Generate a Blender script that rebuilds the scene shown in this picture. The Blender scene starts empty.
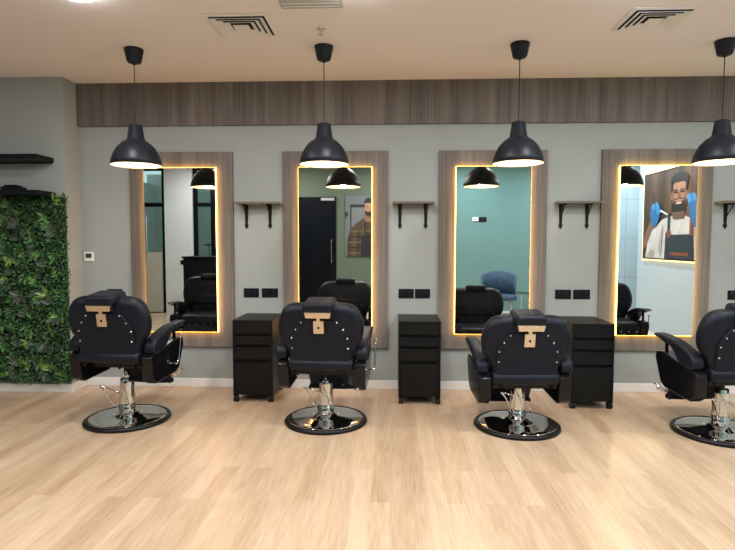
import bpy, bmesh, math, random
from mathutils import Vector, Matrix
random.seed(7)
PI = math.pi
S = bpy.context.scene
C = S.collection

# ------------------------------------------------------------------ camera
D, CAMH, H = 5.163, 1.41, 2.927
cam_d = bpy.data.cameras.new('camera')
cam_d.sensor_fit = 'HORIZONTAL'; cam_d.sensor_width = 36.0
cam_d.lens = 540.0 / 735.0 * 36.0
cam_d.clip_start = 0.02
cam = bpy.data.objects.new('camera', cam_d); C.objects.link(cam)
yaw, pitch, roll = 0.0424, -math.atan(32/540.0), 0.001
cam.matrix_world = (Matrix.Translation((0, -D, CAMH)) @ Matrix.Rotation(yaw, 4, 'Z') @
                    Matrix.Rotation(PI/2 + pitch, 4, 'X') @ Matrix.Rotation(roll, 4, 'Z'))
S.camera = cam

# ------------------------------------------------------------------ world, exposure, ceiling lamps
w = bpy.data.worlds.new('world'); S.world = w; w.use_nodes = True
w.node_tree.nodes['Background'].inputs[0].default_value = (0.70, 0.82, 0.90, 1)
w.node_tree.nodes['Background'].inputs[1].default_value = 1.7
S.view_settings.view_transform = 'Standard'; S.view_settings.look = 'None'
S.view_settings.gamma = 1.0; S.view_settings.use_curve_mapping = False
S.view_settings.exposure = 0.0
try:
    S.cycles.max_bounces = 8; S.cycles.sample_clamp_indirect = 6
except Exception: pass

DL_POWER = 19.5
DOWNLIGHTS = []
for iy, y in enumerate((-1.90, -3.35, -4.85)):
    for ix, x in enumerate((-3.62, -1.89, -0.19, 1.50, 3.20, 4.45)):
        if (iy < 2 and ix == 5) or (iy == 0 and ix == 0): continue
        DOWNLIGHTS.append((x, y))
for i, (x, y) in enumerate(DOWNLIGHTS):
    L = bpy.data.lights.new('downlight_lamp', 'AREA'); L.shape = 'DISK'; L.size = 0.18
    L.energy = DL_POWER * (1.12 if x > 1.4 else 1.0) * (0.80 if y < -4 else 1.0)
    L.color = (1.0, 0.98, 0.955) if x < 1.0 or y > -2 else (0.80, 0.93, 1.0)
    o = bpy.data.objects.new('downlight_lamp', L); C.objects.link(o); o.location = (x, y, H - 0.047)

# ------------------------------------------------------------------ materials
def rgb(c): return (c[0], c[1], c[2], 1)
def mat(name, col, rough=0.5, metal=0.0, spec=0.5, emit=None, es=0.0, noise=0.0, nscale=20, bump=0.0, coat=0.0):
    m = bpy.data.materials.new(name); m.use_nodes = True
    nt = m.node_tree; b = nt.nodes['Principled BSDF']
    b.inputs['Base Color'].default_value = rgb(col); b.inputs['Roughness'].default_value = rough
    b.inputs['Metallic'].default_value = metal; b.inputs['Specular IOR Level'].default_value = spec
    b.inputs['Coat Weight'].default_value = coat; b.inputs['Coat Roughness'].default_value = 0.08
    if emit:
        b.inputs['Emission Color'].default_value = rgb(emit); b.inputs['Emission Strength'].default_value = es
    if noise or bump:
        tc = nt.nodes.new('ShaderNodeTexCoord'); n = nt.nodes.new('ShaderNodeTexNoise')
        n.inputs['Scale'].default_value = nscale; n.inputs['Detail'].default_value = 5
        nt.links.new(tc.outputs['Object'], n.inputs['Vector'])
        if noise:
            r = nt.nodes.new('ShaderNodeValToRGB')
            r.color_ramp.elements[0].position = 0.3; r.color_ramp.elements[1].position = 0.7
            r.color_ramp.elements[0].color = rgb([c*(1-noise) for c in col]); r.color_ramp.elements[1].color = rgb([c*(1+noise) for c in col])
            nt.links.new(n.outputs['Fac'], r.inputs['Fac']); nt.links.new(r.outputs['Color'], b.inputs['Base Color'])
        if bump:
            bp = nt.nodes.new('ShaderNodeBump'); bp.inputs['Strength'].default_value = bump; bp.inputs['Distance'].default_value = 0.002
            nt.links.new(n.outputs['Fac'], bp.inputs['Height']); nt.links.new(bp.outputs['Normal'], b.inputs['Normal'])
    return m

def wood(name, c0, c1, c2, axis='Z', sx=9.0, sl=0.55, rough=0.55, seam=0.0):
    """grain running along the given axis"""
    m = bpy.data.materials.new(name); m.use_nodes = True; nt = m.node_tree; N = nt.nodes; L = nt.links
    b = N['Principled BSDF']; b.inputs['Roughness'].default_value = rough; b.inputs['Specular IOR Level'].default_value = 0.3
    tc = N.new('ShaderNodeTexCoord')
    def layer(s_across, s_along, detail):
        mp = N.new('ShaderNodeMapping'); sc = [s_across]*3; sc['XYZ'.index(axis)] = s_along
        mp.inputs['Scale'].default_value = sc
        n = N.new('ShaderNodeTexNoise'); n.inputs['Scale'].default_value = 1.0; n.inputs['Detail'].default_value = detail
        n.inputs['Distortion'].default_value = 0.35
        L.new(tc.outputs['Object'], mp.inputs['Vector']); L.new(mp.outputs['Vector'], n.inputs['Vector']); return n
    n1 = layer(sx, sl, 3); n2 = layer(sx*9, sl*3.0, 4)
    mx = N.new('ShaderNodeMix'); mx.data_type = 'FLOAT'; mx.inputs[0].default_value = 0.42
    L.new(n1.outputs['Fac'], mx.inputs[2]); L.new(n2.outputs['Fac'], mx.inputs[3])
    r = N.new('ShaderNodeValToRGB'); e = r.color_ramp.elements
    e[0].position = 0.33; e[0].color = rgb(c0); e[1].position = 0.66; e[1].color = rgb(c2)
    k = e.new(0.5); k.color = rgb(c1)
    L.new(mx.outputs[0], r.inputs['Fac']); L.new(r.outputs['Color'], b.inputs['Base Color'])
    return m

def floor_mat():
    m = bpy.data.materials.new('oak_laminate'); m.use_nodes = True; nt = m.node_tree; N = nt.nodes; L = nt.links
    b = N['Principled BSDF']; b.inputs['Roughness'].default_value = 0.24; b.inputs['Specular IOR Level'].default_value = 0.5
    tc = N.new('ShaderNodeTexCoord'); mp = N.new('ShaderNodeMapping'); mp.inputs['Rotation'].default_value = (0, 0, PI/2)
    L.new(tc.outputs['Object'], mp.inputs['Vector'])
    br = N.new('ShaderNodeTexBrick'); br.offset = 0.37; br.inputs['Scale'].default_value = 1.0
    br.inputs['Brick Width'].default_value = 1.15; br.inputs['Row Height'].default_value = 0.105
    br.inputs['Mortar Size'].default_value = 0.0012; br.inputs['Mortar Smooth'].default_value = 0.3
    br.inputs['Color1'].default_value = (0.0, 0, 0, 1); br.inputs['Color2'].default_value = (1, 1, 1, 1)
    br.inputs['Mortar'].default_value = (0.25, 0.25, 0.25, 1); br.inputs['Bias'].default_value = 0.0
    L.new(mp.outputs['Vector'], br.inputs['Vector'])
    m1 = N.new('ShaderNodeMapping'); m1.inputs['Scale'].default_value = (7, 0.9, 1)
    n1 = N.new('ShaderNodeTexNoise'); n1.inputs['Scale'].default_value = 1.0; n1.inputs['Detail'].default_value = 5; n1.inputs['Distortion'].default_value = 0.6
    L.new(tc.outputs['Object'], m1.inputs['Vector']); L.new(m1.outputs['Vector'], n1.inputs['Vector'])
    m2 = N.new('ShaderNodeMapping'); m2.inputs['Scale'].default_value = (85, 5.0, 1)
    n2 = N.new('ShaderNodeTexNoise'); n2.inputs['Scale'].default_value = 1.0; n2.inputs['Detail'].default_value = 4
    L.new(tc.outputs['Object'], m2.inputs['Vector']); L.new(m2.outputs['Vector'], n2.inputs['Vector'])
    def mathn(op, a, bb):
        q = N.new('ShaderNodeMath'); q.operation = op
        for i, v in enumerate((a, bb)):
            if isinstance(v, (int, float)): q.inputs[i].default_value = v
            else: L.new(v, q.inputs[i])
        return q.outputs[0]
    s = mathn('ADD', mathn('ADD', mathn('MULTIPLY', br.outputs['Color'], 0.19), 0.03), mathn('MULTIPLY', n1.outputs['Fac'], 0.50))
    s = mathn('ADD', s, mathn('MULTIPLY', n2.outputs['Fac'], 0.42))
    r = N.new('ShaderNodeValToRGB'); e = r.color_ramp.elements
    e[0].position = 0.34; e[0].color = rgb((0.38, 0.252, 0.152)); e[1].position = 0.88; e[1].color = rgb((0.66, 0.505, 0.36))
    k = e.new(0.6); k.color = rgb((0.53, 0.385, 0.26))
    L.new(s, r.inputs['Fac']); L.new(r.outputs['Color'], b.inputs['Base Color'])
    return m

M = {}
M['wall'] = mat('wall_paint', (0.335, 0.362, 0.352), 0.75, noise=0.02, nscale=3, bump=0.04)
M['wall_sage'] = mat('sage_wall_paint', (0.105, 0.135, 0.098), 0.8, noise=0.02, nscale=3)
M['wall_cool_tint'] = mat('cool_light_tinted_wall', (0.145, 0.275, 0.26), 0.8, noise=0.02, nscale=3)  # teal is cool light on the front wall, put into the base colour
M['wall_out'] = mat('corridor_paint', (0.36, 0.40, 0.36), 0.8)
M['wall_blue'] = mat('pale_blue_wall_paint', (0.47, 0.56, 0.61), 0.7, noise=0.02, nscale=3)
M['wall_white'] = mat('pale_wall_paint', (0.60, 0.64, 0.64), 0.75, noise=0.02, nscale=3)
M['ceiling'] = mat('ceiling_paint', (0.86, 0.82, 0.82), 0.8, noise=0.012, nscale=2)
M['white'] = mat('white_trim', (0.80, 0.80, 0.79), 0.4)
M['floor'] = floor_mat()
M['fascia'] = wood('fascia_wood', (0.085, 0.070, 0.061), (0.148, 0.126, 0.112), (0.205, 0.180, 0.162), 'Z', 9, 0.5)
M['oak'] = wood('grey_oak', (0.105, 0.090, 0.078), (0.165, 0.145, 0.130), (0.225, 0.200, 0.182), 'Z', 9, 0.6)
M['oakx'] = wood('grey_oak_shelf', (0.105, 0.090, 0.078), (0.165, 0.145, 0.130), (0.225, 0.200, 0.182), 'X', 9, 0.6)
M['mirror'] = mat('mirror_silver', (0.86, 0.89, 0.88), 0.0, 1.0)
M['led'] = mat('warm_led', (1, 0.8, 0.4), 0.5, emit=(1.0, 0.48, 0.09), es=15)
M['led2'] = mat('warm_led_bright', (1, 0.85, 0.4), 0.5, emit=(1.0, 0.60, 0.08), es=17)
M['black'] = mat('black_satin', (0.004, 0.005, 0.008), 0.4, spec=0.2)
M['shade'] = mat('shade_black', (0.007, 0.010, 0.016), 0.42, spec=0.28)
M['shade_in'] = mat('shade_cream', (0.90, 0.78, 0.60), 0.6)
M['led3'] = mat('poster_led', (1, 0.85, 0.4), 0.5, emit=(1.0, 0.70, 0.28), es=2.5)
M['bulb'] = mat('bulb_glow', (1, 0.9, 0.7), 0.4, emit=(1.0, 0.80, 0.52), es=14)
M['lens'] = mat('downlight_lens', (1, 1, 1), 0.4, emit=(0.96, 0.97, 1.0), es=42)
M['vinyl'] = mat('black_vinyl', (0.006, 0.008, 0.015), 0.42, spec=0.22, bump=0.10, nscale=160)
M['vinyl2'] = mat('black_vinyl_cover', (0.007, 0.009, 0.017), 0.5, spec=0.2, bump=0.10, nscale=160)
M['plastic'] = mat('black_gloss_plastic', (0.005, 0.005, 0.007), 0.16, spec=0.3)
M['cab'] = mat('black_brown_cabinet', (0.006, 0.006, 0.0065), 0.42, spec=0.2, noise=0.1, nscale=8)
M['gap'] = mat('dark_gap', (0.004, 0.004, 0.004), 0.8)
M['chrome'] = mat('chrome', (0.74, 0.74, 0.74), 0.06, 1.0)
M['steel'] = mat('brushed_steel', (0.78, 0.68, 0.55), 0.28, 1.0)
M['rubber'] = mat('black_rubber', (0.006, 0.006, 0.007), 0.35, spec=0.25)
M['iron'] = mat('black_iron', (0.006, 0.006, 0.006), 0.5, spec=0.2)
M['grey'] = mat('grey_metal', (0.42, 0.42, 0.42), 0.45)
M['screen'] = mat('dark_screen', (0.03, 0.035, 0.035), 0.2)
M['navy'] = mat('navy_door_lacquer', (0.002, 0.0035, 0.006), 0.4, spec=0.12)
M['blue'] = mat('blue_velvet', (0.035, 0.075, 0.13), 0.7, noise=0.3, nscale=14)
M['tile'] = mat('pale_blue_tile', (0.42, 0.52, 0.56), 0.25, noise=0.05, nscale=2)
M['grout'] = mat('grout', (0.25, 0.28, 0.28), 0.8)
M['glass'] = None
g = bpy.data.materials.new('window_glass'); g.use_nodes = True; nt = g.node_tree
nt.nodes.remove(nt.nodes['Principled BSDF'])
t_ = nt.nodes.new('ShaderNodeBsdfTransparent'); t_.inputs[0].default_value = (0.72, 0.84, 0.80, 1)
g_ = nt.nodes.new('ShaderNodeBsdfGlossy'); g_.inputs['Roughness'].default_value = 0.02
mx = nt.nodes.new('ShaderNodeMixShader'); mx.inputs[0].default_value = 0.10
nt.links.new(t_.outputs[0], mx.inputs[1]); nt.links.new(g_.outputs[0], mx.inputs[2])
nt.links.new(mx.outputs[0], nt.nodes['Material Output'].inputs['Surface'])
M['glass'] = g

# ------------------------------------------------------------------ mesh helpers
def obj(name, bm, m, parent=None, smooth=False, bevel=0.0, seg=2):
    me = bpy.data.meshes.new(name)
    bmesh.ops.recalc_face_normals(bm, faces=bm.faces[:])
    bm.to_mesh(me); bm.free()
    o = bpy.data.objects.new(name, me); C.objects.link(o)
    for mm in (m if isinstance(m, (list, tuple)) else [m]): me.materials.append(mm)
    if smooth:
        for p in me.polygons: p.use_smooth = True
    if bevel:
        b = o.modifiers.new('bevel', 'BEVEL'); b.width = bevel; b.segments = seg; b.limit_method = 'ANGLE'; b.angle_limit = 0.6
        for p in me.polygons: p.use_smooth = True
        wn = o.modifiers.new('wn', 'WEIGHTED_NORMAL'); wn.keep_sharp = False
    if parent: o.parent = parent
    return o
def tag(o, label, cat, group=None):
    o['label'] = label; o['category'] = cat
    if group: o['group'] = group
    return o
def thing(name, label, cat, loc=(0, 0, 0), rz=0, group=None):
    o = bpy.data.objects.new(name, None); C.objects.link(o); o.empty_display_size = 0.1
    o.location = loc; o.rotation_euler = (0, 0, rz)
    return tag(o, label, cat, group)
def struct(name, bm, m, parent=None, **k):
    o = obj(name, bm, m, parent, **k)
    if not parent: o['kind'] = 'structure'
    return o
def dup(o, parent=None):
    c = o.copy(); C.objects.link(c); c.parent = parent
    for ch in list(o.children): dup(ch, c)
    return c
def box(bm, x0, x1, y0, y1, z0, z1, mi=0):
    vs = [bm.verts.new((x, y, z)) for z in (z0, z1) for y in (y0, y1) for x in (x0, x1)]
    for f in ((0, 2, 3, 1), (4, 5, 7, 6), (0, 1, 5, 4), (2, 6, 7, 3), (0, 4, 6, 2), (1, 3, 7, 5)):
        bm.faces.new([vs[i] for i in f]).material_index = mi
    return vs
def bx(*a, mi=0):
    bm = bmesh.new(); box(bm, *a, mi=mi); return bm
def lathe(bm, prof, cx=0, cy=0, n=48, close=False, mi=0):
    rings = []
    for r, z in prof:
        if r < 1e-6: rings.append([bm.verts.new((cx, cy, z))])
        else: rings.append([bm.verts.new((cx + r*math.cos(2*PI*i/n), cy + r*math.sin(2*PI*i/n), z)) for i in range(n)])
    prs = list(zip(rings, rings[1:])) + ([(rings[-1], rings[0])] if close else [])
    for a, b in prs:
        for i in range(n):
            j = (i+1) % n
            if len(a) == 1 and len(b) == 1: continue
            if len(a) == 1: f = (a[0], b[i], b[j])
            elif len(b) == 1: f = (a[i], a[j], b[0])
            else: f = (a[i], a[j], b[j], b[i])
            bm.faces.new(f).material_index = mi
    return bm
def tube(bm, pts, r, n=10, sub=1, mi=0):
    P = [Vector(p) for p in pts]
    if sub > 1:
        Q = []
        for i in range(len(P)-1):
            p0 = P[max(i-1, 0)]; p1 = P[i]; p2 = P[i+1]; p3 = P[min(i+2, len(P)-1)]
            for k in range(sub):
                t = k/sub
                Q.append(0.5*((2*p1) + (p2-p0)*t + (2*p0-5*p1+4*p2-p3)*t*t + (3*p1-p0-3*p2+p3)*t**3))
        P = Q + [P[-1]]
    rings = []; up = None
    for i, p in enumerate(P):
        d = (P[min(i+1, len(P)-1)] - P[max(i-1, 0)]).normalized()
        if up is None:
            up = Vector((0, 0, 1)) if abs(d.z) < 0.9 else Vector((1, 0, 0))
        s = d.cross(up).normalized(); up = s.cross(d).normalized()
        rr = r[i] if isinstance(r, (list, tuple)) else r
        rings.append([bm.verts.new(p + rr*(math.cos(2*PI*k/n)*s + math.sin(2*PI*k/n)*up)) for k in range(n)])
    for a, b in zip(rings, rings[1:]):
        for k in range(n):
            bm.faces.new((a[k], a[(k+1) % n], b[(k+1) % n], b[k])).material_index = mi
    bm.faces.new(rings[0]).material_index = mi; bm.faces.new(rings[-1][::-1]).material_index = mi
    return bm
def smooth_outline(pts, sub=4):
    n = len(pts); out = []
    for i in range(n):
        p0, p1, p2, p3 = [Vector(pts[(i+k-1) % n]) for k in range(4)]
        for k in range(sub):
            t = k/sub
            out.append(0.5*((2*p1) + (p2-p0)*t + (2*p0-5*p1+4*p2-p3)*t*t + (3*p1-p0-3*p2+p3)*t**3))
    return out
def cushion(bm, outline, d0, d1, rnd, place, nr=5, dome=0.0):
    """outline: closed 2D points; extruded from depth d0 to d1 with edges rounded by rnd; place(u,v,d)->xyz"""
    n = len(outline)
    O = [Vector(p) for p in outline]; nor = []
    area = sum(O[i].x*O[(i+1) % n].y - O[(i+1) % n].x*O[i].y for i in range(n))
    sg = 1 if area > 0 else -1
    for i in range(n):
        t = (O[(i+1) % n] - O[i-1]); t.normalize(); nor.append(Vector((t.y, -t.x))*sg)
    cen = sum(O, Vector((0, 0)))/n
    rings = []
    def ring(inset, d): rings.append([bm.verts.new(place(*(O[i] - nor[i]*inset), d)) for i in range(n)])
    def ringc(base_inset, f, d): rings.append([bm.verts.new(place(*(cen + (O[i]-nor[i]*base_inset-cen)*f), d)) for i in range(n)])
    sd = 1 if d1 > d0 else -1
    for f in (0.35, 0.7): ringc(rnd, f, d0 - sd*dome*(1-f*f))
    for k in range(nr+1):
        a = PI/2*k/nr; ring(rnd*(1-math.sin(a)), d0 + sd*rnd*(1-math.cos(a)))
    for k in range(nr+1):
        a = PI/2*k/nr; ring(rnd*(1-math.cos(a)), d1 - sd*rnd*(1-math.sin(a)))
    for f in (0.7, 0.35): ringc(rnd, f, d1 + sd*dome*(1-f*f))
    for a, b in zip(rings, rings[1:]):
        for k in range(n): bm.faces.new((a[k], a[(k+1) % n], b[(k+1) % n], b[k]))
    bm.faces.new(rings[0]); bm.faces.new(rings[-1][::-1])
    return bm
def prism(bm, pts, d0, d1, place, mi=0):
    a = [bm.verts.new(place(u, v, d0)) for u, v in pts]; b = [bm.verts.new(place(u, v, d1)) for u, v in pts]
    n = len(pts)
    bm.faces.new(a).material_index = mi; bm.faces.new(b[::-1]).material_index = mi
    for i in range(n): bm.faces.new((a[i], b[i], b[(i+1) % n], a[(i+1) % n])).material_index = mi
    return bm
XZ = lambda u, v, d: (u, d, v)
YZ = lambda u, v, d: (d, u, v)

# ------------------------------------------------------------------ the room
XL, XR, YF, BX, BY = -6.2, 4.95, -5.60, -3.01, -0.24     # BX,BY: corner of the projecting wall on the left
RX, RY = 3.90, -3.66
struct('floor', bx(XL-0.2, XR+0.2, -9.0, 0.15, -0.12, 0), M['floor'])
struct('ceiling', bx(XL-0.2, XR+0.2, YF-0.15, 0.15, H, H+0.12), M['ceiling'])
struct('wall_back', bx(BX, RX, 0, 0.15, 0, H), M['wall'])
struct('wall_left', bx(XL-0.2, BX, BY, 0.15, 0, H), M['wall'])
struct('wall_far_left', bx(XL-0.2, XL, -9.0, BY, 0, H), M['wall'])

bm = bmesh.new(); box(bm, RX, XR+0.15, RY, 0, 0, H); box(bm, XR, XR+0.15, YF-0.15, RY, 0, H)
struct('wall_right', bm, M['wall_blue'])
bm = bmesh.new()
box(bm, -2.60, 0.9, YF-0.15, YF, 0, H)
wf = struct('wall_front', bm, M['wall_sage'])
struct('wall_front_cool_tint', bx(0.9, XR, YF-0.15, YF, 0, H), M['wall_cool_tint'])  # right part of the front wall, cool light painted in as teal
struct('wall_front_pillar', bx(-4.50, -3.94, YF-0.15, YF+0.02, 0, H), M['wall_white'])
struct('wall_outside', bx(XL-0.2, 0, -9.15, -9.0, 0, 3.2), M['wall_out'])
bm = bmesh.new()
for z0, z1 in ((0, 0.75), (0.755, 1.5), (1.505, 2.25), (2.255, H)):
    box(bm, 4.10, 4.525, YF, YF+0.012, z0, z1); box(bm, 4.53, XR, YF, YF+0.012, z0, z1)
struct('trim_4', bm, M['tile'])
struct('trim_1', bx(BX, RX, -0.03, 0, 2.525, H), M['fascia'])       # wooden fascia along the top of the wall
struct('baseboard_back', bx(BX+0.014, RX, -0.014, 0, 0, 0.083), M['white'], bevel=0.003)
bm = bmesh.new(); box(bm, XL, BX+0.014, BY-0.014, BY, 0, 0.075); box(bm, BX, BX+0.014, BY, -0.014, 0, 0.075)
struct('baseboard_left', bm, M['white'])
struct('baseboard_right', bx(RX-0.014, RX, RY, -0.014, 0, 0.083), M['white'])
struct('baseboard_front', bx(-0.95, 4.10, YF, YF+0.014, 0, 0.083), M['white'])

# shop front behind the photographer, seen in the first mirror
def shopfront(name, x0, x1, uprights, zr):
    fr = bmesh.new()
    for x in uprights: box(fr, x-0.035, x+0.035, YF-0.11, YF-0.03, 0, H)
    for z in zr: box(fr, x0, x1, YF-0.105, YF-0.035, z-0.04, z+0.04)
    o = struct(name, fr, M['navy'])
    struct('pane', bx(x0, x1, YF-0.074, YF-0.066, 0.04, H), M['glass'], o)
    return o
shopfront('window_1', XL, -4.50, (XL+0.035, -5.40, -4.535), (0.04, 2.17, H-0.04))
wd = shopfront('window_2', -3.94, -2.60, (-3.90, -3.55, -3.10, -2.635), (0.04, 2.17, H-0.04))
bm = bmesh.new()
for k in range(14): box(bm, -3.86+k*0.095, -3.845+k*0.095, -6.3, -6.285, 0.0, 1.35)
box(bm, -3.94, -2.50, -6.31, -6.275, 1.35, 1.39)
tag(obj('railing', bm, M['iron']), 'thin black railing beyond the shop window, seen in the leftmost mirror', 'railing')
dr = struct('door_2', bx(-5.36, -4.58, YF-0.03, YF+0.005, 0.02, 1.22), mat('beige_door', (0.42, 0.40, 0.33), 0.5))
struct('door_handle', tube(bmesh.new(), [(-4.86, YF+0.06, 1.05), (-4.86, YF+0.06, 1.95)], 0.016), M['chrome'], dr)
# navy door, seen in the second mirror
d = struct('door_1', bx(-2.20, -1.07, YF, YF+0.035, 0.0, 2.31), M['navy'], bevel=0.003)
bm = bmesh.new(); tube(bm, [(-1.16, YF+0.09, 1.00), (-1.16, YF+0.09, 1.48)], 0.013)
for z in (1.06, 1.42): tube(bm, [(-1.16, YF+0.03, z), (-1.16, YF+0.09, z)], 0.009)
struct('door_handle', bm, M['chrome'], d)
bm = bmesh.new(); box(bm, -1.36, -1.10, YF+0.035, YF+0.075, 2.24, 2.29)
struct('door_closer', bm, M['grey'], d)

# ------------------------------------------------------------------ illuminated mirrors
def mirror(cx, label, led):
    t = thing('wall_mirror', label, 'mirror', (cx, 0, 0.40), 0, 'backlit mirrors along the wall')
    obj('frame_board', bx(-0.502, 0.502, -0.030, 0, 0.0, 1.875), M['oak'], t, bevel=0.002)
    g0, g1, z0, z1, e = -0.347, 0.347, 0.150, 1.722, 0.0
    o = obj('mirror_glass', bx(g0, g1, -0.058, -0.0522, z0, z1), M['mirror'], t)
    obj('mirror_back', bx(g0+0.022, g1-0.022, -0.0522, -0.030, z0+0.022, z1-0.022), M['white'], t)
    bm = bmesh.new(); a, wd = 0.018, 0.002
    X0, X1, Z0, Z1 = g0-wd, g1+wd, z0-wd, z1+wd
    Y0, Y1 = -0.0520, -0.0340
    box(bm, X0, g0+a, Y0, Y1, Z0, Z1); box(bm, g1-a, X1, Y0, Y1, Z0, Z1)
    box(bm, g0+a, g1-a, Y0, Y1, Z0, z0+a); box(bm, g0+a, g1-a, Y0, Y1, z1-a, Z1)
    obj('led_strip', bm, led, t)
    return t
MX = (-2.010, -0.525, 0.956, 2.458)
ml = ['tall grey-oak framed mirror, leftmost, reflecting the glass shop front',
      'tall grey-oak framed mirror reflecting a dark door and a plaid shirt poster',
      'tall grey-oak framed mirror reflecting a teal-lit wall and a blue chair',
      'tall grey-oak framed mirror, rightmost, reflecting the poster of a man in blue gloves']
for x, l in zip(MX, ml): mirror(x, l, M['led2'] if x > 2 else M['led'])

# ------------------------------------------------------------------ small shelves between the mirrors
def shelf(x0, x1, bxs, label):
    cx = (x0+x1)/2
    t = thing('wall_shelf', label, 'shelf', (cx, 0, 1.775), 0, 'small shelves between the mirrors')
    hw = (x1-x0)/2
    obj('shelf_board', bx(-hw, hw, -0.15, 0, 0.0, 0.020), M['oakx'], t, bevel=0.002)
    for b in bxs:
        u = b - cx
        bm = bmesh.new()
        # wall strap with an arrow-shaped foot, arm under the board, curved stay
        prism(bm, [(u-0.019, 0), (u+0.019, 0), (u+0.012, -0.185), (u+0.021, -0.20), (u, -0.235), (u-0.021, -0.20), (u-0.012, -0.185)], -0.006, 0, XZ)
        prism(bm, [(u-0.014, 0), (u+0.014, 0), (u+0.011, -0.012), (u-0.011, -0.012)], -0.13, 0, XZ)
        tube(bm, [(u, -0.12, -0.010), (u, -0.085, -0.05), (u, -0.035, -0.10), (u, -0.006, -0.165)], 0.0055, sub=4, n=8)
        obj('bracket', bm, M['iron'], t)
shelf(-1.464, -1.033, (-1.383, -1.155), 'small oak shelf on black brackets between first and second mirror')
shelf(0.018, 0.407, (0.089, 0.333), 'small oak shelf on black brackets between the middle two mirrors')
shelf(1.530, 1.945, (1.594, 1.836), 'small oak shelf on black brackets between third and fourth mirror')
shelf(2.993, 3.40, (3.097, 3.333), 'small oak shelf cut by the right picture edge')

# ------------------------------------------------------------------ black sockets
def socket(x0, x1, z0, z1, label, grp='black sockets along the mirror wall'):
    t = thing('wall_socket', label, 'socket', ((x0+x1)/2, 0, (z0+z1)/2), 0, grp)
    a, b = (x1-x0)/2, (z1-z0)/2
    obj('plate', bx(-a, a, -0.009, 0, -b, b), M['black'], t, bevel=0.003)
    for s in (-1, 1):
        bm = bx(s*a*0.5-0.011, s*a*0.5+0.011, -0.0125, -0.009, b*0.25, b*0.62)
        obj('switch', bm, M['screen'], t)
        bm = bmesh.new()
        for dx, dz in ((0, -0.002), (-0.008, -0.022), (0.008, -0.022)):
            box(bm, s*a*0.5+dx-0.003, s*a*0.5+dx+0.003, -0.0096, -0.009, dz-0.005, dz+0.004)
        obj('pin_holes', bm, M['gap'], t)
for nm, xs in (('between first and second mirror', (-1.417, -1.271, -1.241, -1.086)),
               ('between the middle two mirrors', (0.079, 0.223, 0.236, 0.379)),
               ('between third and fourth mirror', (1.557, 1.705, 1.727, 1.882))):
    socket(xs[0], xs[1], 0.884, 0.972, 'black double socket %s, left one of the pair' % nm)
    socket(xs[2], xs[3], 0.884, 0.972, 'black double socket %s, right one of the pair' % nm)
socket(3.146, 3.295, 0.884, 0.972, 'black double socket at the right picture edge')
socket(-2.771, -2.619, 0.872, 0.957, 'black double socket above the leftmost barber chair, left of the first mirror')
th = thing('thermostat', 'small white thermostat with dark screen on wall beside the plant wall', 'thermostat', (-2.940, 0, 1.275))
obj('body', bx(-0.045, 0.045, -0.018, 0, -0.045, 0.045), M['white'], th, bevel=0.004)
obj('screen', bx(-0.030, 0.030, -0.0195, -0.018, -0.012, 0.030), M['screen'], th)

# ------------------------------------------------------------------ drawer cabinets
def cabinet(x0, yf, label, wdt=0.356):
    t = thing('drawer_cabinet', label, 'cabinet', (x0+wdt/2, yf, 0), 0, 'black drawer cabinets below the shelves')
    hw, dep, zb, zt = wdt/2, 0.48, 0.058, 0.732
    bm = bmesh.new(); pt = 0.018
    box(bm, -hw, -hw+pt, 0.0, dep, zb, zt-0.0181); box(bm, hw-pt, hw, 0.0, dep, zb, zt-0.0181)
    box(bm, -hw+pt, hw-pt, dep-0.01, dep, zb, zt-0.0181); box(bm, -hw+pt, hw-pt, 0.03, dep-0.01, zb, zb+0.018)
    obj('body', bm, M['cab'], t, bevel=0.0015)
    obj('top', bx(-hw, hw, 0.0, dep, zt-0.018, zt), M['cab'], t, bevel=0.0015)
    obj('rear_shadow_board', bx(-hw+pt, hw-pt, 0.035, 0.045, zb+0.02, zt-0.02), M['gap'], t)
    dh = [(0.613, zt-0.020), (0.513, 0.602), (0.383, 0.502), (zb+0.012, 0.372)]
    for z0, z1 in dh:
        bm = bmesh.new(); zz = z1
        if z0 < 0.60:                      # hand recess: front drops below the opening
            prism(bm, [(-hw+pt+0.002, z0), (hw-pt-0.002, z0), (hw-pt-0.002, zz-0.012), (hw-pt-0.03, zz-0.012), (hw-pt-0.045, zz-0.022),
                       (-hw+pt+0.045, zz-0.022), (-hw+pt+0.03, zz-0.012), (-hw+pt+0.002, zz-0.012)], 0.003, 0.02, XZ)
        else:
            box(bm, -hw+pt+0.002, hw-pt-0.002, 0.003, 0.02, z0, zz)
        obj('drawer', bm, M['cab'], t, bevel=0.001)
    for sx in (-1, 1):
        for yy in (0.022, dep-0.045):
            x = sx*(hw-0.022)
            bm = bmesh.new()
            for w_ in (-0.012, 0.012):
                tube(bm, [(x+w_-0.008, yy, 0.027), (x+w_+0.008, yy, 0.027)], 0.027, n=20)
            tube(bm, [(x-0.016, yy, 0.027), (x+0.016, yy, 0.027)], 0.006)
            tube(bm, [(x, yy, 0.03), (x, yy, zb)], 0.009)
            box(bm, x-0.020, x+0.020, yy-0.020, yy+0.020, zb-0.006, zb)
            obj('castor', bm, M['rubber'], t, smooth=False)
    return t
cabinet(-1.388, -0.50, 'black four-drawer castor cabinet between the two left barber chairs')
cabinet(0.074, -0.50, 'black four-drawer castor cabinet between the middle two barber chairs', 0.366)
cabinet(1.535, -0.57, 'black four-drawer castor cabinet between the two right barber chairs')

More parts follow.
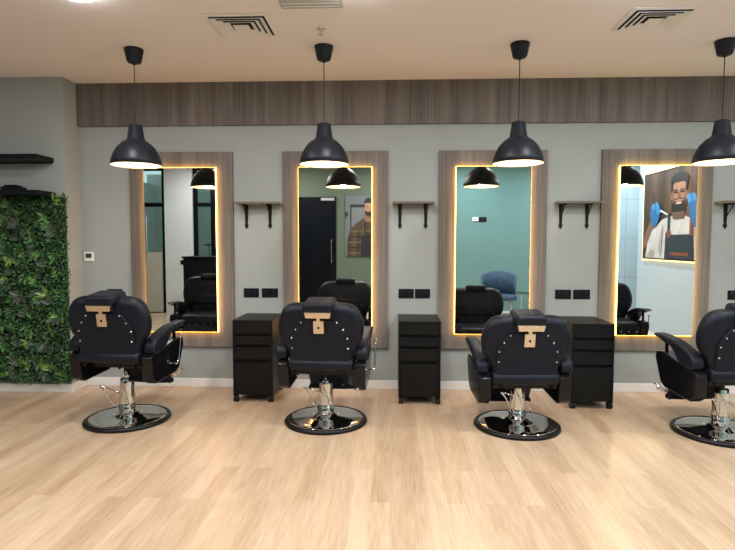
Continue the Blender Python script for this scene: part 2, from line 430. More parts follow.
# ------------------------------------------------------------------ barber chairs
def make_chair(label):
    t = thing('barber_chair', label, 'barber chair', (0, 0, 0), 0, 'black barber chairs facing the mirrors')
    # round foot
    b = obj('base_disc', lathe(bmesh.new(), [(0, 0.004), (0.28, 0.004), (0.300, 0.028), (0.285, 0.033), (0.22, 0.035), (0.14, 0.039), (0.095, 0.046), (0.072, 0.066), (0, 0.066)], n=72), M['chrome'], t, smooth=True)
    obj('rubber_rim', lathe(bmesh.new(), [(0.286, 0.0), (0.322, 0.0), (0.327, 0.010), (0.322, 0.024), (0.305, 0.034), (0.296, 0.030)], n=72, close=True), M['rubber'], b, smooth=True)
    obj('column', lathe(bmesh.new(), [(0, 0.07), (0.066, 0.07), (0.062, 0.16), (0.052, 0.305), (0.050, 0.335), (0.046, 0.340), (0, 0.340)], n=40), M['chrome'], t, smooth=True)
    bm = bmesh.new(); lathe(bm, [(0, 0.200), (0.022, 0.200), (0.022, 0.415), (0, 0.415)], n=20)
    obj('piston', bm, M['chrome'], t, smooth=True)
    # pump lever: a bent rod looping from the column foot
    bm = bmesh.new()
    tube(bm, [(0.055, -0.045, 0.12), (0.075, -0.09, 0.15), (0.02, -0.115, 0.235), (-0.06, -0.125, 0.275), (-0.155, -0.125, 0.30)], 0.006, sub=6)
    tube(bm, [(-0.055, -0.045, 0.11), (-0.085, -0.09, 0.17), (-0.115, -0.115, 0.25), (-0.155, -0.125, 0.30)], 0.006, sub=6)
    obj('pump_lever', bm, M['chrome'], t, smooth=True)
    # underframe
    bm = bmesh.new()
    box(bm, -0.16, 0.16, -0.16, 0.20, 0.412, 0.440)
    box(bm, -0.235, -0.205, -0.20, 0.28, 0.425, 0.450); box(bm, 0.205, 0.235, -0.20, 0.28, 0.425, 0.450)
    box(bm, -0.22, 0.22, -0.12, -0.08, 0.405, 0.430); box(bm, -0.22, 0.22, 0.14, 0.18, 0.405, 0.430)
    tube(bm, [(-0.13, 0.05, 0.415), (-0.08, 0.02, 0.36), (-0.02, 0.12, 0.415)], 0.010)
    tube(bm, [(0.13, 0.05, 0.415), (0.16, 0.0, 0.37), (0.20, 0.05, 0.43)], 0.008)
    obj('underframe', bm, M['plastic'], t, bevel=0.003)
    # seat
    so = smooth_outline([(-0.245, -0.17), (-0.245, 0.22), (-0.215, 0.29), (0.0, 0.305), (0.215, 0.29), (0.245, 0.22), (0.245, -0.17), (0.20, -0.20), (0, -0.205), (-0.20, -0.20)], 4)
    s = obj('seat', cushion(bmesh.new(), so, 0.452, 0.575, 0.045, lambda u, v, d: (u, v, d), dome=0.008), M['vinyl'], t, smooth=True)
    for k in range(6):
        bm = bmesh.new(); bmesh.ops.create_uvsphere(bm, u_segments=10, v_segments=6, radius=0.009, matrix=Matrix.Translation((-0.2+0.08*k, 0.303, 0.475)))
        obj('stud', bm, M['chrome'], s, smooth=True)
    # backrest, leaning back a little
    tilt = Matrix.Translation((0, -0.17, 0.46)) @ Matrix.Rotation(math.radians(9), 4, 'X')
    T = lambda u, v, d: tilt @ Vector((u, d, v))
    half = [(0, 0.512), (0.12, 0.512), (0.215, 0.505), (0.276, 0.470), (0.312, 0.395), (0.323, 0.315), (0.309, 0.235), (0.272, 0.175), (0.242, 0.11), (0.238, 0.06), (0.20, 0.045), (0.10, 0.04)]
    out = half + [(-a, c) for a, c in half[::-1] if a > 0]
    out = [out[0]] + out[1:]
    bo = smooth_outline(out, 3)
    bk = obj('backrest', cushion(bmesh.new(), bo, -0.045, 0.085, 0.062, T, nr=6, dome=0.006), M['vinyl'], t, smooth=True)
    # padded side wings and lumbar roll on the front
    bm = bmesh.new()
    ro = smooth_outline([(-0.17, 0.30), (0.17, 0.30), (0.19, 0.25), (0.17, 0.19), (-0.17, 0.19), (-0.19, 0.25)], 4)
    cushion(bm, ro, 0.075, 0.105, 0.022, T)
    obj('lumbar_pad', bm, M['vinyl'], bk, smooth=True)
    pp = [(-0.222, 0.075), (0.222, 0.075), (0.222, 0.285), (0.195, 0.325), (0.150, 0.385), (0.125, 0.398), (-0.125, 0.398), (-0.150, 0.385), (-0.195, 0.325), (-0.222, 0.285)]
    pn = obj('back_panel', prism(bmesh.new(), pp, -0.062, -0.045, T), M['vinyl2'], t, bevel=0.006, seg=3)
    for sx in (-1, 1):
        for u, v in ((0.133, 0.383), (0.176, 0.328), (0.207, 0.262), (0.207, 0.185)):
            bm = bmesh.new(); bmesh.ops.create_uvsphere(bm, u_segments=12, v_segments=8, radius=0.0078, matrix=Matrix.Translation(T(sx*u, v, -0.063)))
            obj('stud', bm, M['chrome'], pn, smooth=True)
    bm = bmesh.new(); tube(bm, [T(-0.241, 0.048, -0.030), T(-0.236, 0.048, -0.030), T(-0.228, 0.048, -0.030), T(0.228, 0.048, -0.030), T(0.236, 0.048, -0.030), T(0.241, 0.048, -0.030)], [0.034, 0.044, 0.049, 0.049, 0.044, 0.034], n=28)
    obj('lower_roll', bm, M['vinyl'], t, smooth=True)
    # headrest and its bracket
    bm = bx(-0.112, 0.112, -0.105, 0.105, 0.462, 0.540); bm.transform(tilt)
    hr = obj('headrest', bm, M['vinyl'], t, bevel=0.030, seg=6)
    bm = bmesh.new()
    prism(bm, [(-0.098, 0.470), (0.098, 0.470), (0.088, 0.428), (-0.088, 0.428)], -0.109, -0.070, T)
    prism(bm, [(-0.013, 0.43), (0.013, 0.43), (0.013, 0.38), (-0.013, 0.38)], -0.088, -0.066, T)
    prism(bm, [(-0.038, 0.402), (0.038, 0.402), (0.038, 0.305), (-0.038, 0.305)], -0.086, -0.064, T)
    hb = obj('headrest_bracket', bm, M['steel'], hr, bevel=0.002)
    bm = bmesh.new(); bmesh.ops.create_uvsphere(bm, u_segments=12, v_segments=8, radius=0.009, matrix=Matrix.Translation(T(0, 0.35, -0.087)))
    obj('knob', bm, M['iron'], hr, smooth=True)
    # armrests and the glossy side shells
    ap = smooth_outline([(-0.205, 0.560), (-0.185, 0.620), (-0.09, 0.668), (0.05, 0.705), (0.17, 0.718), (0.285, 0.722), (0.297, 0.707), (0.285, 0.694),
                         (0.19, 0.686), (0.09, 0.655), (0.03, 0.61), (-0.02, 0.56), (-0.10, 0.530), (-0.18, 0.530)], 3)
    sp = [(-0.19, 0.530), (-0.225, 0.50), (-0.205, 0.33), (-0.15, 0.295), (0.16, 0.315), (0.22, 0.345), (0.300, 0.53), (0.285, 0.580), (0.20, 0.588)]
    for sx in (-1, 1):
        bm = bmesh.new(); d0, d1 = sx*0.262, sx*0.352
        cushion(bm, ap, d0, d1, 0.016, YZ, nr=4)
        a = obj('armrest', bm, M['vinyl'], t, smooth=True)
        obj('armrest_tip', bx(*sorted((sx*0.285, sx*0.330)), 0.280, 0.325, 0.701, 0.714), M['chrome'], a, bevel=0.003)
        bm = bmesh.new(); prism(bm, sp, sx*0.248, sx*0.335, YZ)
        p = obj('side_panel', bm, M['plastic'], t, bevel=0.012, seg=3)
        bm = bmesh.new(); tube(bm, [(sx*0.300, 0.20, 0.58), (sx*0.300, 0.20, 0.70)], 0.013)
        obj('arm_post', bm, M['plastic'], t)
    bm = bmesh.new()
    tube(bm, [(0.335, 0.10, 0.40), (0.37, 0.10, 0.40), (0.378, 0.12, 0.44), (0.382, 0.15, 0.62)], 0.0065, sub=5)
    tube(bm, [(0.382, 0.15, 0.62), (0.383, 0.153, 0.64)], 0.011)
    obj('recline_lever', bm, M['chrome'], t, smooth=True)
    # leg rest with foot plate
    lo = smooth_outline([(-0.18, 0.0), (-0.19, 0.05), (-0.18, 0.28), (0.18, 0.28), (0.19, 0.05), (0.18, 0.0)], 4)
    lt = Matrix.Translation((0, 0.345, 0.175)) @ Matrix.Rotation(math.radians(14), 4, 'X')
    lr = obj('leg_rest', cushion(bmesh.new(), lo, -0.025, 0.03, 0.02, lambda u, v, d: lt @ Vector((u, d, v)), nr=4), M['vinyl'], t, smooth=True)
    bm = bmesh.new()
    for sx in (-0.15, 0.15):
        bm = bmesh.new(); tube(bm, [(sx, 0.25, 0.43), (sx, 0.335, 0.36), (sx, 0.345, 0.25), (sx, 0.42, 0.20), (sx, 0.54, 0.235)], 0.010, sub=4)
        obj('foot_arm', bm, M['chrome'], t, smooth=True)
    fo = smooth_outline([(-0.19, 0.0), (-0.19, 0.11), (-0.17, 0.13), (0.17, 0.13), (0.19, 0.11), (0.19, 0.0)], 3)
    ft = Matrix.Translation((0, 0.42, 0.215)) @ Matrix.Rotation(math.radians(15), 4, 'X')
    obj('foot_plate', cushion(bmesh.new(), fo, -0.008, 0.008, 0.005, lambda u, v, d: ft @ Vector((u, v, d)), nr=2), M['chrome'], t, smooth=True)
    return t
c0 = make_chair('')
CH = [(-2.090, -1.008, -5, 0.045, 'black barber chair, leftmost, standing beside the green plant wall'),
      (-0.506, -0.973, -3, 0.0, 'black barber chair with round foot in front of the mirror reflecting a dark door'),
      (0.978, -1.023, 2, -0.075, 'black barber chair, third from left, below the mirror reflecting a teal-lit wall'),
      (2.452, -1.111, 4, -0.012, 'black barber chair, rightmost, cut by the right picture edge')]
chairs = [c0] + [dup(c0) for _ in CH[1:]]
for o, (x, y, a, dz, l) in zip(chairs, CH):
    o.location = (x, y, 0); o.rotation_euler = (0, 0, math.radians(a)); o['label'] = l
    for ch in o.children:                    # each chair is pumped to its own height
        if ch.name.split('.')[0] not in ('base_disc', 'column', 'pump_lever'):
            ch.location.z = dz

# ------------------------------------------------------------------ pendant lamps
def make_lamp():
    t = thing('pendant_lamp', '', 'lamp', (0, 0, 0), 0, 'black pendant lamps above the chairs')   # origin on the ceiling
    obj('ceiling_cup', lathe(bmesh.new(), [(0, 0), (0.072, 0), (0.074, -0.006), (0.054, -0.098), (0.044, -0.108), (0.012, -0.110), (0.010, -0.122), (0, -0.122)], n=36), M['shade'], t, smooth=True)
    obj('cord', tube(bmesh.new(), [(0, 0, -0.115), (0, 0, -0.592)], 0.0038, n=8), M['shade'], t)
    k = -2.927
    prof = [(0.0, 2.338), (0.046, 2.338), (0.051, 2.332), (0.066, 2.228), (0.078, 2.215), (0.108, 2.196), (0.145, 2.158), (0.172, 2.110), (0.188, 2.062), (0.194, 2.022),
            (0.191, 2.022), (0.185, 2.062), (0.169, 2.109), (0.142, 2.156), (0.105, 2.192), (0.07, 2.205)]
    prof = [(r, z+k) for r, z in prof]
    bm = bmesh.new(); lathe(bm, prof[:11], n=64, mi=0); lathe(bm, prof[10:] + [(0, 2.206+k)], n=64, mi=1)
    bmesh.ops.remove_doubles(bm, verts=bm.verts[:], dist=1e-5)
    obj('shade', bm, [M['shade'], M['shade_in']], t, smooth=True)
    bm = bmesh.new(); lathe(bm, [(0, 2.206+k), (0.022, 2.206+k), (0.022, 2.18+k), (0, 2.18+k)], n=20)
    obj('bulb_holder', bm, M['white'], t)
    bm = bmesh.new(); lathe(bm, [(0.014, 2.192+k), (0.018, 2.175+k), (0.030, 2.150+k), (0.035, 2.125+k), (0.030, 2.100+k), (0.016, 2.085+k), (0, 2.082+k)], n=24)
    obj('bulb', bm, M['bulb'], t, smooth=True)
    L = bpy.data.lights.new('pendant_glow', 'POINT'); L.energy = 5.0; L.color = (1.0, 0.80, 0.55); L.shadow_soft_size = 0.035
    lo = bpy.data.objects.new('pendant_glow', L); C.objects.link(lo); lo.parent = t; lo.location = (0, 0, 2.05+k)
    return t
l0 = make_lamp()
LP = [(-2.018, -0.91, 'black dome pendant lamp, leftmost, in front of the first mirror'),
      (-0.520, -0.91, 'black dome pendant lamp, second from left, below the ceiling sprinkler'),
      (0.980, -0.91, 'black dome pendant lamp, third from left'),
      (2.502, -0.91, 'black dome pendant lamp, rightmost, near the picture edge')]
for i, (x, y, l) in enumerate(LP):
    o = l0 if i == 0 else dup(l0)
    o.location = (x, y, H); o['label'] = l

# ------------------------------------------------------------------ ceiling fittings
dw = {0: 'round ceiling downlight at the top edge, above the leftmost pendant'}
for i, (x, y) in enumerate(DOWNLIGHTS):
    row = {-1.90: 'first', -3.35: 'middle', -4.85: 'last'}[y]; col = {-3.62: 'far left', -1.89: 'left', -0.19: 'centre left', 1.50: 'centre right', 3.20: 'right', 4.45: 'far right'}[x]
    t = thing('ceiling_downlight', dw.get(i, 'round white downlight in the %s ceiling row behind the chairs, %s' % (row, col)), 'downlight', (x, y, H), 0, 'round ceiling downlights')
    obj('ring', lathe(bmesh.new(), [(0.098, 0), (0.118, 0), (0.116, -0.010), (0.100, -0.014)], n=40, close=True), M['white'], t, smooth=True)
    obj('lens', lathe(bmesh.new(), [(0.100, -0.006), (0.099, -0.022), (0.090, -0.034), (0.06, -0.041), (0, -0.043)], n=40), M['lens'], t, smooth=True)
def vent(cx, cy, sx, sy, label):
    t = thing('ceiling_vent', label, 'vent', (cx, cy, H), 0, 'square ceiling air diffusers')
    def frame(bm, a0, a1, z0, z1):       # square ring sloping outwards from z0 (inside) to z1
        q = lambda f, z: [bm.verts.new((sxx*sx/2*f, syy*sy/2*f, z)) for sxx, syy in ((-1, -1), (1, -1), (1, 1), (-1, 1))]
        A, B = q(a0, z0), q(a1, z1)
        A2, B2 = q(a0, z0+0.004), q(a1, z1+0.004)
        for u, v in ((A, B), (B, B2), (B2, A2), (A2, A)):
            for k in range(4): bm.faces.new((u[k], u[(k+1) % 4], v[(k+1) % 4], v[k]))
    obj('backing', bx(-sx*0.43, sx*0.43, -sy*0.43, sy*0.43, -0.004, -0.001), M['gap'], t)
    bm = bmesh.new(); frame(bm, 0.86, 1.0, -0.010, -0.006)
    obj('frame', bm, M['white'], t)
    for a in (0.67, 0.50, 0.33):
        bm = bmesh.new(); frame(bm, a, a+0.135, -0.008, -0.021); obj('louvre', bm, M['white'], t)
    obj('centre_plate', bx(-sx*0.12, sx*0.12, -sy*0.12, sy*0.12, -0.020, -0.016), M['white'], t)
vent(-1.040, -1.335, 0.45, 0.40, 'square white air diffuser in ceiling between first and second pendants')
vent(1.775, -1.335, 0.43, 0.38, 'square white air diffuser in ceiling between third and fourth pendants')
t = thing('ceiling_vent', 'long grey slot air diffuser cut by the top picture edge', 'vent', (-0.505, -1.68, H))
obj('frame', bx(-0.20, 0.20, -0.06, 0.06, -0.018, 0), M['grey'], t, bevel=0.012, seg=3)
for k in (-0.022, 0.022): obj('slot', bx(-0.185, 0.185, k-0.006, k+0.006, -0.0195, -0.018), M['white'], t)
t = thing('fire_sprinkler', 'small fire sprinkler head on ceiling above the second pendant lamp', 'sprinkler', (-0.497, -1.262, H))
obj('rose', lathe(bmesh.new(), [(0, 0), (0.034, 0), (0.030, -0.008), (0.012, -0.012), (0, -0.012)], n=28), M['chrome'], t, smooth=True)
bm = bmesh.new(); tube(bm, [(0, 0, -0.01), (0, 0, -0.035)], 0.006); tube(bm, [(-0.012, 0, -0.012), (-0.014, 0, -0.028), (0, 0, -0.042)], 0.003); tube(bm, [(0.012, 0, -0.012), (0.014, 0, -0.028), (0, 0, -0.042)], 0.003)
lathe(bm, [(0, -0.042), (0.020, -0.042), (0.020, -0.045), (0, -0.045)], n=16)
obj('head', bm, M['steel'], t)

# ------------------------------------------------------------------ floating shelves and the plant wall on the left
for z, l in ((2.148, 'black floating shelf, the upper one above the plant wall'), (1.833, 'black floating shelf along the top edge of the plant wall')):
    t = thing('floating_shelf', l, 'shelf', (-3.115, BY, z), 0, 'black floating shelves on the left wall')
    obj('board', bx(-1.1, 0, -0.25, 0, 0, 0.044), M['black'], t, bevel=0.002)
    obj('back_rail', bx(-1.09, -0.01, -0.02, 0, -0.008, 0), M['iron'], t)
t = thing('storage_box', 'small black box lying on the lower floating shelf', 'box', (-3.40, BY-0.15, 1.8775))
obj('case', bx(-0.085, 0.085, -0.06, 0.06, 0, 0.035), M['black'], t, bevel=0.008, seg=3)
obj('lid', bx(-0.06, 0.05, -0.05, 0.05, 0.035, 0.05), M['black'], t, bevel=0.006)

def leaf(V, F, Mi, p, d, up, ln, wd, mi, fold=0.25):
    d = d.normalized(); s = d.cross(up)
    if s.length < 1e-3: s = d.cross(Vector((1, 0, 0)))
    s.normalize(); n = s.cross(d).normalized(); b = len(V)
    pts = [p, p+d*ln*0.35+s*wd*0.5+n*fold*wd, p+d*ln*0.75+s*wd*0.38+n*fold*wd*0.8, p+d*ln, p+d*ln*0.75-s*wd*0.38+n*fold*wd*0.8, p+d*ln*0.35-s*wd*0.5+n*fold*wd, p+d*ln*0.5]
    V.extend([tuple(q) for q in pts])
    for a, c in ((0, 1), (1, 2), (2, 3), (3, 4), (4, 5), (5, 0)): F.append((b+a, b+c, b+6)); Mi.append(mi)
GX0, GX1, GZ0, GZ1 = -4.15, -2.995, 0.115, 1.845
t = thing('plant_wall', 'dense green artificial plant wall panel below the black floating shelves', 'plant wall', (0, 0, 0))
obj('backing_mat', bx(GX0, GX1-0.02, BY-0.03, BY, GZ0-0.01, GZ1-0.02), mat('dark_green_mat', (0.010, 0.022, 0.010), 0.9), t)
def leafmat(n, c): return mat(n, c, 0.45, noise=0.35, nscale=9)
LM = [leafmat('leaf_mid', (0.030, 0.105, 0.030)), leafmat('leaf_dark', (0.013, 0.050, 0.018)), leafmat('leaf_bright', (0.065, 0.185, 0.040)),
      leafmat('leaf_lime', (0.17, 0.30, 0.06)), leafmat('leaf_plum', (0.045, 0.060, 0.045))]
def leaves(name, gen):
    V, F, Mi = [], [], []
    gen(V, F, Mi)
    me = bpy.data.meshes.new(name); me.from_pydata(V, [], F); me.polygons.foreach_set('material_index', Mi)
    for m_ in LM: me.materials.append(m_)
    o = bpy.data.objects.new(name, me); C.objects.link(o); o.parent = t; o['kind'] = 'stuff'; return o
def gen_small(V, F, Mi):
    for k in range(15000):
        x = random.uniform(GX0, GX1+0.02); z = random.uniform(GZ0-0.015, GZ1+0.005)
        y = BY - 0.03 - random.random()**1.3*0.055
        a = random.uniform(0, 2*PI); d = Vector((math.cos(a), -random.uniform(0.3, 1.1), math.sin(a)))
        leaf(V, F, Mi, Vector((x, y, z)), d, Vector((random.uniform(-.5, .5), -1, random.uniform(-.2, 1))), random.uniform(0.016, 0.032), random.uniform(0.011, 0.018), random.choices((0, 1, 2), (5, 4, 2))[0])
def gen_big(V, F, Mi):
    for k in range(330):
        x = random.uniform(GX0, GX1-0.04); z = random.uniform(GZ0+0.03, GZ1-0.03); y = BY - 0.06
        kind = random.choices((2, 3, 4, 1), (4, 1.5, 3, 3))[0]
        n = random.randint(3, 7); a0 = random.uniform(0, 2*PI); ln = random.uniform(0.05, 0.11)
        for j in range(n):
            a = a0 + (j-n/2)*random.uniform(0.35, 0.6)
            d = Vector((math.cos(a), -random.uniform(0.25, 0.7), math.sin(a)))
            leaf(V, F, Mi, Vector((x, y, z)), d, Vector((0, -1, 0.3)), ln*random.uniform(0.7, 1.1), ln*(0.30 if kind != 4 else 0.5), kind, 0.12)
leaves('small_foliage', gen_small); leaves('accent_leaves', gen_big)

# ------------------------------------------------------------------ far side of the room, seen in the mirrors
# reception desk
t = thing('reception_desk', 'black reception desk reflected in the leftmost mirror', 'desk', (-2.87, -4.2, 0))
obj('front_panel', bx(-0.64, 0.64, 0.20, 0.24, 0, 1.15), M['black'], t, bevel=0.003)
obj('counter_top', bx(-0.66, 0.66, -0.20, 0.26, 1.15, 1.18), M['black'], t, bevel=0.003)
for s in (-1, 1): obj('side_panel', bx(*sorted((s*0.64, s*0.61)), -0.18, 0.20, 0, 1.15), M['black'], t)
# blue tub chair
t = thing('tub_chair', 'blue upholstered tub chair reflected in the third mirror', 'chair', (1.94, -4.70, 0), math.radians(8))
bm = bmesh.new(); n = 22; inner = []; rr = []
for k in range(n+1):
    a = PI*1.08*(k/n) - PI*0.04; top = 0.80 + 0.09*math.sin(PI*k/n)
    ca, sa = math.cos(a), math.sin(a)
    rr.append([bm.verts.new((0.29*ca, -0.25*sa, 0.46)), bm.verts.new((0.31*ca, -0.27*sa, top)), bm.verts.new((0.285*ca, -0.245*sa, top+0.015)), bm.verts.new((0.26*ca, -0.22*sa, top-0.01)), bm.verts.new((0.245*ca, -0.20*sa, 0.46))])
for a, b in zip(rr, rr[1:]):
    for k in range(5): bm.faces.new((a[k], a[(k+1) % 5], b[(k+1) % 5], b[k]))
bm.faces.new(rr[0]); bm.faces.new(rr[-1][::-1])
obj('backrest', bm, M['blue'], t, smooth=True)
so = smooth_outline([(-0.27, -0.16), (-0.27, 0.22), (0.27, 0.22), (0.27, -0.16), (0.14, -0.23), (-0.14, -0.23)], 4)
obj('seat', cushion(bmesh.new(), so, 0.40, 0.49, 0.03, lambda u, v, d: (u, v, d)), M['blue'], t, smooth=True)
for sx in (-1, 1):
    for sy in (-1, 1): obj('leg', tube(bmesh.new(), [(sx*0.20, sy*0.15, 0.41), (sx*0.25, sy*0.20, 0.0)], 0.011), M['grey'], t)
# side table
t = thing('side_table', 'small metal framed table beside the blue chair in the third mirror', 'table', (2.52, -4.85, 0))
obj('table_top', bx(-0.20, 0.20, -0.20, 0.20, 0.50, 0.515), M['screen'], t, bevel=0.003)
for sx in (-1, 1):
    for sy in (-1, 1): obj('leg', bx(*sorted((sx*0.19, sx*0.175)), *sorted((sy*0.19, sy*0.175)), 0, 0.50), M['grey'], t)
# switches on the front wall
t = thing('wall_switch', 'black switch plate on the teal-lit wall in the third mirror', 'switch', (1.79, YF, 1.87))
obj('plate', bx(-0.075, 0.075, 0, 0.012, -0.045, 0.045), M['black'], t, bevel=0.003)
obj('rocker', bx(-0.02, 0.02, 0.012, 0.016, -0.025, 0.025), M['screen'], t)
t = thing('wall_sensor', 'white sensor plate beside the black switch in the third mirror', 'sensor', (1.65, YF, 1.875))
obj('plate', bx(-0.06, 0.06, 0, 0.015, -0.04, 0.04), M['white'], t, bevel=0.003)
obj('dial', bx(-0.015, 0.015, 0.015, 0.019, -0.015, 0.015), M['grey'], t)
t = thing('wall_socket', 'black socket plate on the white pillar in the leftmost mirror', 'socket', (-4.12, YF+0.02, 1.02))
obj('plate', bx(-0.07, 0.07, 0, 0.012, -0.045, 0.045), M['black'], t, bevel=0.003)
obj('switch', bx(-0.02, 0.02, 0.012, 0.015, -0.02, 0.02), M['screen'], t)

# posters: flat prints, drawn with coloured shapes on a board
def ell(cx, cy, rx, ry, a0=0, a1=360, n=28, rot=0):
    out = []
    for k in range(n + (0 if a1-a0 == 360 else 1)):
        a = math.radians(a0+(a1-a0)*k/n); x, y = rx*math.cos(a), ry*math.sin(a); r = math.radians(rot)
        out.append((cx+x*math.cos(r)-y*math.sin(r), cy+x*math.sin(r)+y*math.cos(r)))
    return out
PM = {}
def pcol(c):
    if c not in PM:
        PM[c] = mat('print_colour', c, 0.45, noise=0.12, nscale=6)
    return PM[c]
def print_mesh(name, shapes, place, parent):
    bm = bmesh.new(); ms = []
    for i, (pts, c) in enumerate(shapes):
        m_ = pcol(c)
        if m_ not in ms: ms.append(m_)
        prism(bm, pts, i*0.00045, i*0.00045+0.0004, place, mi=ms.index(m_))
    bmesh.ops.triangulate(bm, faces=[f for f in bm.faces if len(f.verts) > 4])
    me = bpy.data.meshes.new(name); bm.to_mesh(me); bm.free()
    for m_ in ms: me.materials.append(m_)
    o = bpy.data.objects.new(name, me); C.objects.link(o); o.parent = parent; return o
SK, SK2, HR, WH, WH2, BLU, BLU2, NAV, LEA = (0.40, 0.21, 0.13), (0.24, 0.115, 0.07), (0.020, 0.013, 0.010), (0.60, 0.57, 0.54), (0.40, 0.37, 0.35), (0.03, 0.14, 0.33), (0.07, 0.27, 0.52), (0.03, 0.035, 0.045), (0.23, 0.07, 0.03)
# poster A on the right wall: u runs 0..1 from its far edge towards the mirror wall, v 0..1.15
W1, W2 = -3.42, -1.78; pw = W2-W1; pz = 1.175; ph = 1.27
t = thing('wall_poster', 'backlit poster of a bearded man in blue gloves and barber apron, reflected in fourth mirror', 'poster', (RX, 0, 0))
obj('light_box', bx(-0.035, 0, W1, W2, pz, pz+ph), M['black'], t)
bm = bmesh.new(); e = 0.020
box(bm, -0.030, -0.004, W1-e, W1, pz-e, pz+ph+e); box(bm, -0.030, -0.004, W2, W2+e, pz-e, pz+ph+e)
box(bm, -0.030, -0.004, W1, W2, pz-e, pz); box(bm, -0.030, -0.004, W1, W2, pz+ph, pz+ph+e)
obj('led_edge', bm, M['led3'], t)
plA = lambda u, v, d: (-0.036-d, W1+0.02+(pw-0.04)*u, pz+0.02+(ph-0.04)*v)
shp = [([(0, 0), (1, 0), (1, 1), (0, 1)], (0.09, 0.048, 0.028))]
for k in range(7): shp.append(([(0.02+k*0.14, 0), (0.10+k*0.14, 0), (0.10+k*0.14, 1), (0.02+k*0.14, 1)], (0.13, 0.068, 0.038) if k % 2 else (0.06, 0.032, 0.020)))
shp += [([(0.15, 0.55), (0.22, 0.55), (0.20, 0.78), (0.16, 0.78)], (0.05, 0.035, 0.03)),
        ([(0.05, 0), (0.09, 0.18), (0.17, 0.33), (0.36, 0.45), (0.50, 0.48), (0.70, 0.48), (0.86, 0.42), (0.97, 0.28), (1.0, 0.12), (1.0, 0)], WH),
        ([(0.05, 0), (0.16, 0.10), (0.24, 0.08), (0.22, 0)], WH2),
        ([(0.06, 0.13), (0.19, 0.36), (0.27, 0.48), (0.22, 0.53), (0.12, 0.42), (0.0, 0.22), (0, 0.1)], SK2),
        ([(0.53, 0.44), (0.72, 0.44), (0.72, 0.60), (0.53, 0.60)], SK2),
        (ell(0.625, 0.69, 0.125, 0.205), SK),
        (ell(0.625, 0.575, 0.120, 0.125, 180, 360) + [(0.74, 0.66), (0.69, 0.64), (0.65, 0.625), (0.60, 0.625), (0.55, 0.64), (0.505, 0.66)], HR),
        ([(0.515, 0.66), (0.535, 0.60), (0.545, 0.70), (0.53, 0.80), (0.505, 0.76)], SK2), ([(0.735, 0.66), (0.715, 0.60), (0.705, 0.70), (0.72, 0.80), (0.745, 0.76)], SK2),
        (ell(0.625, 0.622, 0.062, 0.022, 180, 360) , (0.30, 0.10, 0.08)), (ell(0.625, 0.619, 0.048, 0.012, 180, 360), (0.70, 0.66, 0.62)),
        (ell(0.575, 0.655, 0.050, 0.012, 0, 180, rot=12), HR), (ell(0.675, 0.655, 0.050, 0.012, 0, 180, rot=-12), HR),
        (ell(0.575, 0.745, 0.040, 0.020), SK2), (ell(0.675, 0.745, 0.040, 0.020), SK2),
        ([(0.30, 0.10), (0.33, 0.30), (0.38, 0.40), (0.36, 0.20), (0.35, 0.02)], WH2), ([(0.93, 0.10), (0.90, 0.24), (0.87, 0.34), (0.90, 0.12)], WH2),
        ([(0.53, 0.47), (0.57, 0.44), (0.68, 0.44), (0.72, 0.47), (0.72, 0.52), (0.53, 0.52)], (0.16, 0.08, 0.05)),
        (ell(0.63, 0.86, 0.145, 0.085, -10, 190), HR),
        ([(0.50, 0.74), (0.49, 0.86), (0.52, 0.86), (0.525, 0.76)], HR), ([(0.75, 0.74), (0.77, 0.86), (0.73, 0.86), (0.73, 0.76)], HR),
        (ell(0.575, 0.735, 0.026, 0.009), HR), (ell(0.675, 0.735, 0.026, 0.009), HR),
        ([(0.54, 0.76), (0.60, 0.768), (0.60, 0.760), (0.54, 0.752)], HR), ([(0.65, 0.768), (0.71, 0.76), (0.71, 0.752), (0.65, 0.760)], HR),
        ([(0.615, 0.73), (0.635, 0.73), (0.648, 0.66), (0.605, 0.66)], SK2),
        ([(0.42, 0), (0.43, 0.30), (0.52, 0.27), (0.80, 0.27), (0.86, 0.26), (0.88, 0)], NAV),
        ([(0.46, 0.28), (0.49, 0.28), (0.50, 0.52), (0.46, 0.52)], NAV), ([(0.45, 0.24), (0.51, 0.24), (0.51, 0.32), (0.45, 0.32)], LEA),
        ([(0.81, 0.26), (0.86, 0.26), (0.85, 0.46), (0.81, 0.46)], LEA),
        ([(0.52, 0.04), (0.80, 0.04), (0.80, 0.075), (0.52, 0.075)], LEA),
        ([(0.17, 0.42), (0.15, 0.50), (0.14, 0.58), (0.17, 0.63), (0.25, 0.65), (0.33, 0.60), (0.32, 0.50), (0.29, 0.42), (0.23, 0.36)], BLU),
        ([(0.19, 0.56), (0.17, 0.63), (0.21, 0.65), (0.24, 0.58)], BLU2), ([(0.25, 0.58), (0.25, 0.66), (0.30, 0.64), (0.30, 0.57)], BLU2), ([(0.27, 0.52), (0.36, 0.53), (0.35, 0.56), (0.27, 0.57)], BLU2),
        ([(0.33, 0.545), (0.46, 0.49), (0.465, 0.505), (0.34, 0.565)], (0.75, 0.75, 0.75)),
        ([(0.82, 0.44), (0.79, 0.58), (0.76, 0.66), (0.80, 0.70), (0.88, 0.69), (0.96, 0.62), (0.99, 0.46), (0.95, 0.34), (0.88, 0.34)], BLU),
        ([(0.79, 0.60), (0.76, 0.68), (0.80, 0.70), (0.83, 0.62)], BLU2), ([(0.85, 0.62), (0.84, 0.70), (0.89, 0.69), (0.90, 0.61)], BLU2)]
print_mesh('print', shp, plA, t)
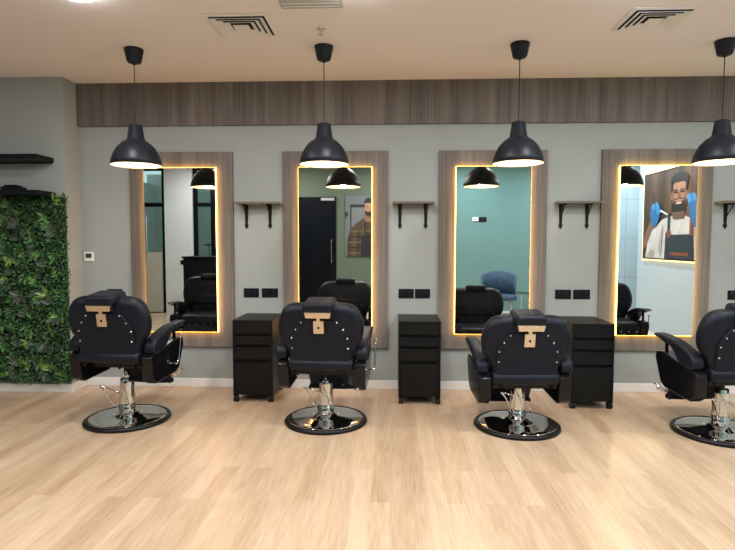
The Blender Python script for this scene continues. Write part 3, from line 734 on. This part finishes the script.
# poster B on the front wall
x0, x1, z0, z1 = -0.89, -0.20, 1.15, 2.33
t = thing('wall_poster', 'poster of a bearded man in plaid shirt and apron, reflected in second mirror', 'poster', (0, YF, 0))
obj('board', bx(x0, x1, 0, 0.02, z0, z1), M['black'], t)
plB = lambda u, v, d: (x0+(x1-x0)*u, 0.0205+d, z0+(z1-z0)*v)
PL, PL2, PL3 = (0.07, 0.042, 0.025), (0.15, 0.10, 0.05), (0.018, 0.012, 0.01)
shp = [([(0, 0), (1, 0), (1, 1), (0, 1)], (0.13, 0.15, 0.16)), ([(0.14, 0.40), (0.62, 0.40), (0.62, 0.86), (0.14, 0.86)], (0.02, 0.02, 0.02)),
       ([(0.18, 0.44), (0.60, 0.44), (0.60, 0.81), (0.18, 0.81)], (0.15, 0.17, 0.17)), ([(0, 0.62), (0.08, 0.68), (0.08, 0.74), (0, 0.74)], (0.02, 0.02, 0.02)),
       ([(0.05, 0), (0.06, 0.28), (0.16, 0.46), (0.34, 0.56), (0.55, 0.64), (0.80, 0.62), (1.0, 0.52), (1, 0)], PL)]
for k in range(7):
    shp.append(([(0.10+k*0.13, 0), (0.13+k*0.13, 0), (0.16+k*0.125, 0.42+0.02*min(k, 3)), (0.13+k*0.125, 0.42+0.02*min(k, 3))], PL2 if k % 2 else PL3))
for k in range(5): shp.append(([(0.08, 0.04+k*0.09), (0.98, 0.06+k*0.09), (0.98, 0.08+k*0.09), (0.08, 0.06+k*0.09)], PL3 if k % 2 else PL2))
shp += [([(0.44, 0), (0.46, 0.32), (0.58, 0.36), (0.95, 0.36), (1, 0.3), (1, 0)], (0.012, 0.012, 0.016)),
        ([(0.52, 0.34), (0.57, 0.34), (0.60, 0.60), (0.56, 0.60)], (0.012, 0.012, 0.016)),
        ([(0.55, 0.58), (0.80, 0.56), (0.80, 0.70), (0.55, 0.70)], SK2), (ell(0.69, 0.80, 0.135, 0.135), SK),
        (ell(0.69, 0.745, 0.128, 0.090, 180, 360) + [(0.80, 0.76), (0.74, 0.735), (0.64, 0.735), (0.58, 0.76)], HR),
        (ell(0.69, 0.895, 0.150, 0.075, -12, 192), HR), (ell(0.64, 0.825, 0.025, 0.007), HR), (ell(0.75, 0.825, 0.025, 0.007), HR), (ell(0.69, 0.745, 0.035, 0.010), SK2)]
print_mesh('print', shp, plB, t)
